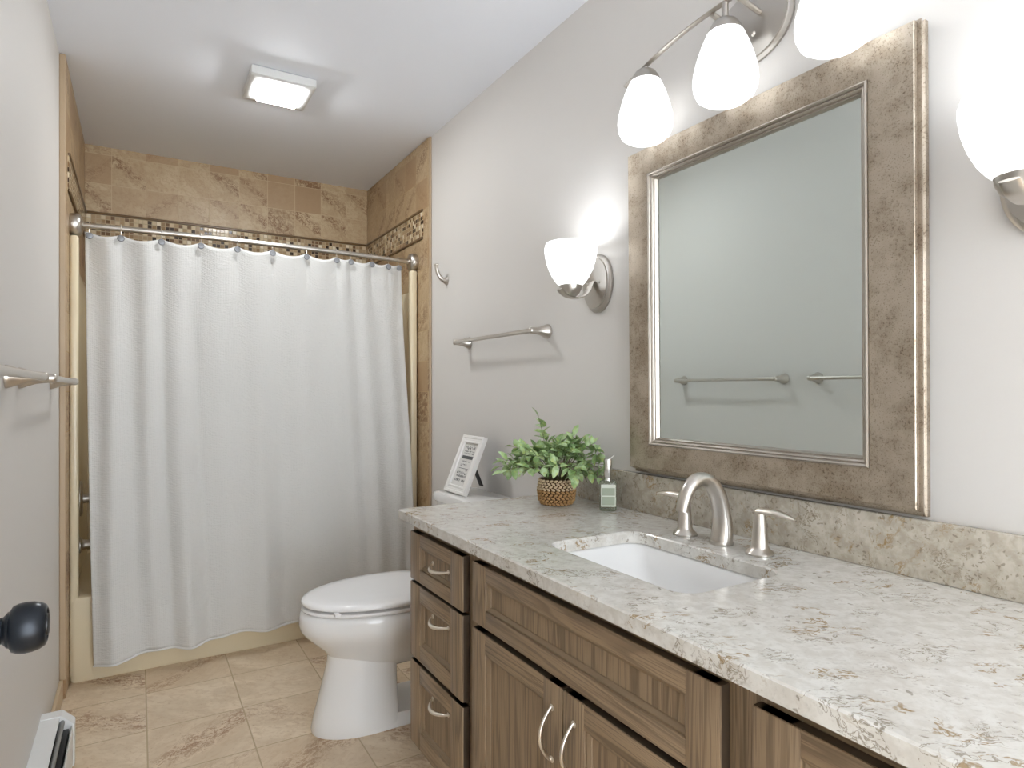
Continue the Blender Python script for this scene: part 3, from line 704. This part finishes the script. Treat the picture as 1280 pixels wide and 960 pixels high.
# ================================================================== potted plant
pp = thing('potted_plant', 'leafy green plant in a two-tone woven basket on the countertop', 'potted plant', (1.108, 1.592, CZ))
prof = lambda z: interp(z, [0, .02, .045, .078], [.046, .055, .0575, .0525])
def weave(z0, z1, rows, mat):
    bm = bmesh.new(); n = 24; h = (z1-z0)/rows
    for r in range(rows):
        z = z0+h*(r+.5); R = prof(z)
        for k in range(n):
            a = 2*PI*(k+.5*(r % 2))/n; t = bmesh.new(); bmesh.ops.create_icosphere(t, subdivisions=1, radius=1)
            tilt = .5 if r % 2 else -.5
            merge(bm, t, T(R*math.cos(a), R*math.sin(a), z) @ Matrix.Rotation(a, 4, 'Z') @ Matrix.Rotation(tilt, 4, 'X') @ Matrix.Diagonal((.0044, .0078, .0042, 1)))
    return bm
obj('basket', weave(.002, .047, 5, 0), M['basket_d'], pp, 80)
obj('basket_band', weave(.047, .080, 4, 0), M['basket_l'], pp, 80)
M['basket_gap'] = plain('basket_gap', srgb(96, 70, 44), .9)
bm = bmesh.new(); lathe(bm, [(.042, .0004)]+[(prof(.078*i/8)-.0035, .0004+.078*i/8) for i in range(9)], 30); obj('basket_core', bm, M['basket_gap'], pp)
bm = bmesh.new(); lathe(bm, [(.048, .066), (.045, .072), (.02, .077), (.003, .078)], 20); obj('soil', bm, M['soil'], pp)
sb, lb = bmesh.new(), bmesh.new(); rnd = random.Random(11)
def leaf(bm, p, d, up, L, Wd):
    d = d.normalized(); s = d.cross(up)
    if s.length < 1e-3: s = d.orthogonal()
    s.normalize(); n = s.cross(d)
    prof = [(0, .06), (.18, .55), (.42, 1.0), (.7, .8), (.9, .34), (1.0, .02)]; rows = []
    for t_, w in prof:
        c = p+d*L*t_-n*L*.22*t_*t_
        rows.append((bm.verts.new(c-s*Wd*w+n*Wd*.35*w), bm.verts.new(c), bm.verts.new(c+s*Wd*w+n*Wd*.35*w)))
    for a, b in zip(rows, rows[1:]):
        bm.faces.new((a[0], a[1], b[1], b[0])); bm.faces.new((a[1], a[2], b[2], b[1]))
stems = []
for i in range(54):
    az = 2*PI*(i*.618034 % 1); el = .36+1.05*((i*.37) % 1)**.75
    L = rnd.uniform(.12, .165)*(1.0 if el < 1.0 else .92)
    stems.append((az, el, L))
stems += [(2.2, 1.38, .205), (2.6, .55, .175), (2.35, .42, .175), (5.4, .72, .18), (5.6, .5, .165), (-.9, .95, .175), (2.5, .85, .17), (5.9, .3, .15)]
for az, el, L in stems:
    d0 = Vector((math.cos(az)*math.cos(el), math.sin(az)*math.cos(el), math.sin(el)))
    p0 = Vector((.02*math.cos(az), .02*math.sin(az), .07)); pts = []
    for k in range(8):
        u = k/7; pts.append(p0+d0*L*u+Vector((0, 0, .02*math.sin(u*PI)-.035*u*u*math.cos(el))))
    for p in pts:
        if p.x > .112: p.x = .112
        if p.y < -.11 and p.z < .17: p.y = -.11
    tube(sb, pts, [.0013-.0007*k/7 for k in range(8)], 6)
    nl = int(L/.0205)
    for k in range(3, nl+1):
        u = k/nl; q = u*7; a = min(int(q), 6); p = pts[a].lerp(pts[a+1], q-a); d = (pts[a+1]-pts[a]).normalized()
        side = d.cross(Vector((0, 0, 1))); side = side.normalized() if side.length > .05 else Vector((1, 0, 0))
        side = Matrix.Rotation(k*2.4+rnd.uniform(-.5, .5), 3, d) @ side
        for sg in ((1, -1) if k < nl else (1,)):
            dd = (d*(.55 if k < nl else 1.0)+side*sg*(.9 if k < nl else .15)+Vector((0, 0, .12))).normalized()
            if p.x+dd.x*.045 > .112: dd.x = -abs(dd.x)*.5
            if p.y+dd.y*.04 < -.115: dd.y = abs(dd.y)*.4
            leaf(lb, p, dd, Vector((rnd.uniform(-.5, .5), rnd.uniform(-.5, .5), 1)), rnd.uniform(.028, .042), rnd.uniform(.0085, .0125))
obj('stems', sb, M['stem'], pp); obj('foliage', lb, M['leaf'], pp, 60)

# ================================================================== glass pump bottle
bt = thing('spray_bottle', 'clear square glass bottle with silver cap against the backsplash', 'bottle', (1.176, 1.428, CZ), rot=(0, 0, math.radians(-34)))
bm = bmesh.new(); hw = .0245; hd = .0145
loft(bm, [[(x, y, z) for x, y in rrect(-hw+i, hw-i, -hd+i, hd-i, .006, 4)] for i, z in ((.004, 0.0003), (.001, .002), (0, .005), (0, .082), (.002, .086), (.010, .089))]); obj('glass_body', bm, M['glass'], bt, 50)
bm = bmesh.new(); box(bm, -.021, .021, -hd-.0008, -hd-.0001, .014, .078); la = obj('label', bm, M['label'], bt)
obj('label_panel', nbox(-.0185, .0185, -hd-.0014, -hd-.0006, .046, .068), M['liquid'], la); obj('label_panel', nbox(-.0185, .0185, -hd-.0014, -hd-.0006, .018, .043), M['liquid'], la)
bm = bmesh.new(); lathe(bm, [(.0125, .088), (.0125, .094), (.0112, .096), (.0126, .098), (.0126, .148), (.0115, .1505), (.003, .151)], 24); obj('cap', bm, M['chrome'], bt)
bm = bmesh.new(); tube(bm, [(.002, 0, .150), (.010, 0, .154), (.018, 0, .161)], [.0018, .0014, .0011], 10); obj('nozzle', bm, M['nickel'], bt)

# ================================================================== door knob and baseboard heater
kn = thing('door_knob', 'round black door knob in front of the left wall', 'door knob', (-.1595, .757, .938))
bm = bmesh.new(); lathe(bm, [(.031, 0), (.031, .004), (.026, .009), (.015, .012)], 32, AX['+x']); obj('rose', bm, M['knob'], kn)
bm = bmesh.new(); lathe(bm, [(.0125, .008), (.0122, .049), (.0150, .0515), (.0165, .0525), (.0172, .0545), (.0212, .0565), (.0232, .0610), (.0238, .0665), (.0233, .0725), (.0218, .0780), (.0192, .0820), (.0175, .0830), (.0160, .0834), (.0152, .0826), (.0148, .0820)], 40, AX['+x'], True, True); obj('knob', bm, M['knob'], kn)
bm = bmesh.new(); lathe(bm, [(.0105, .0815), (.010, .0842), (.0085, .0848)], 24, AX['+x']); obj('knob_face', bm, M['knob_d'], kn)

HY0, HY1 = .95, 2.405
ht = thing('baseboard_heater', 'white metal baseboard heater along the left wall', 'baseboard heater', (XL, 1.68, 0))
def prism(prof, y0, y1):
    bm = bmesh.new(); loft(bm, [[(x, y-1.68, z) for x, z in prof] for y in (y0, y1)]); return bm
obj('back_panel', prism([(.0005, .02), (.0005, .166), (.036, .166), (.050, .1655), (.050, .1635), (.004, .1635), (.004, .02)], HY0, HY1-.03), M['heater'], ht, None)
obj('front_cover', prism([(.078, .022), (.078, .130), (.081, .134), (.0835, .130), (.0835, .022)], HY0, HY1-.03), M['heater'], ht, None)
obj('fin_block', prism([(.006, .05), (.006, .125), (.072, .125), (.072, .05)], HY0+.01, HY1-.032), M['black'], ht, None)
bm = bmesh.new(); tube(bm, [(.056, HY0-1.68, .148), (.056, HY1-.03-1.68, .148)], .007, 10); obj('damper', bm, M['grey'], ht)
bm = prism([(.0003, .006), (.0003, .168), (.053, .169), (.086, .136), (.086, .006)], HY1-.045, HY1); obj('end_cap', bm, M['heater'], ht, None)
bm = prism([(.0003, .006), (.0003, .168), (.053, .169), (.086, .136), (.086, .006)], HY0-.02, HY0+.02); obj('end_cap', bm, M['heater'], ht, None)
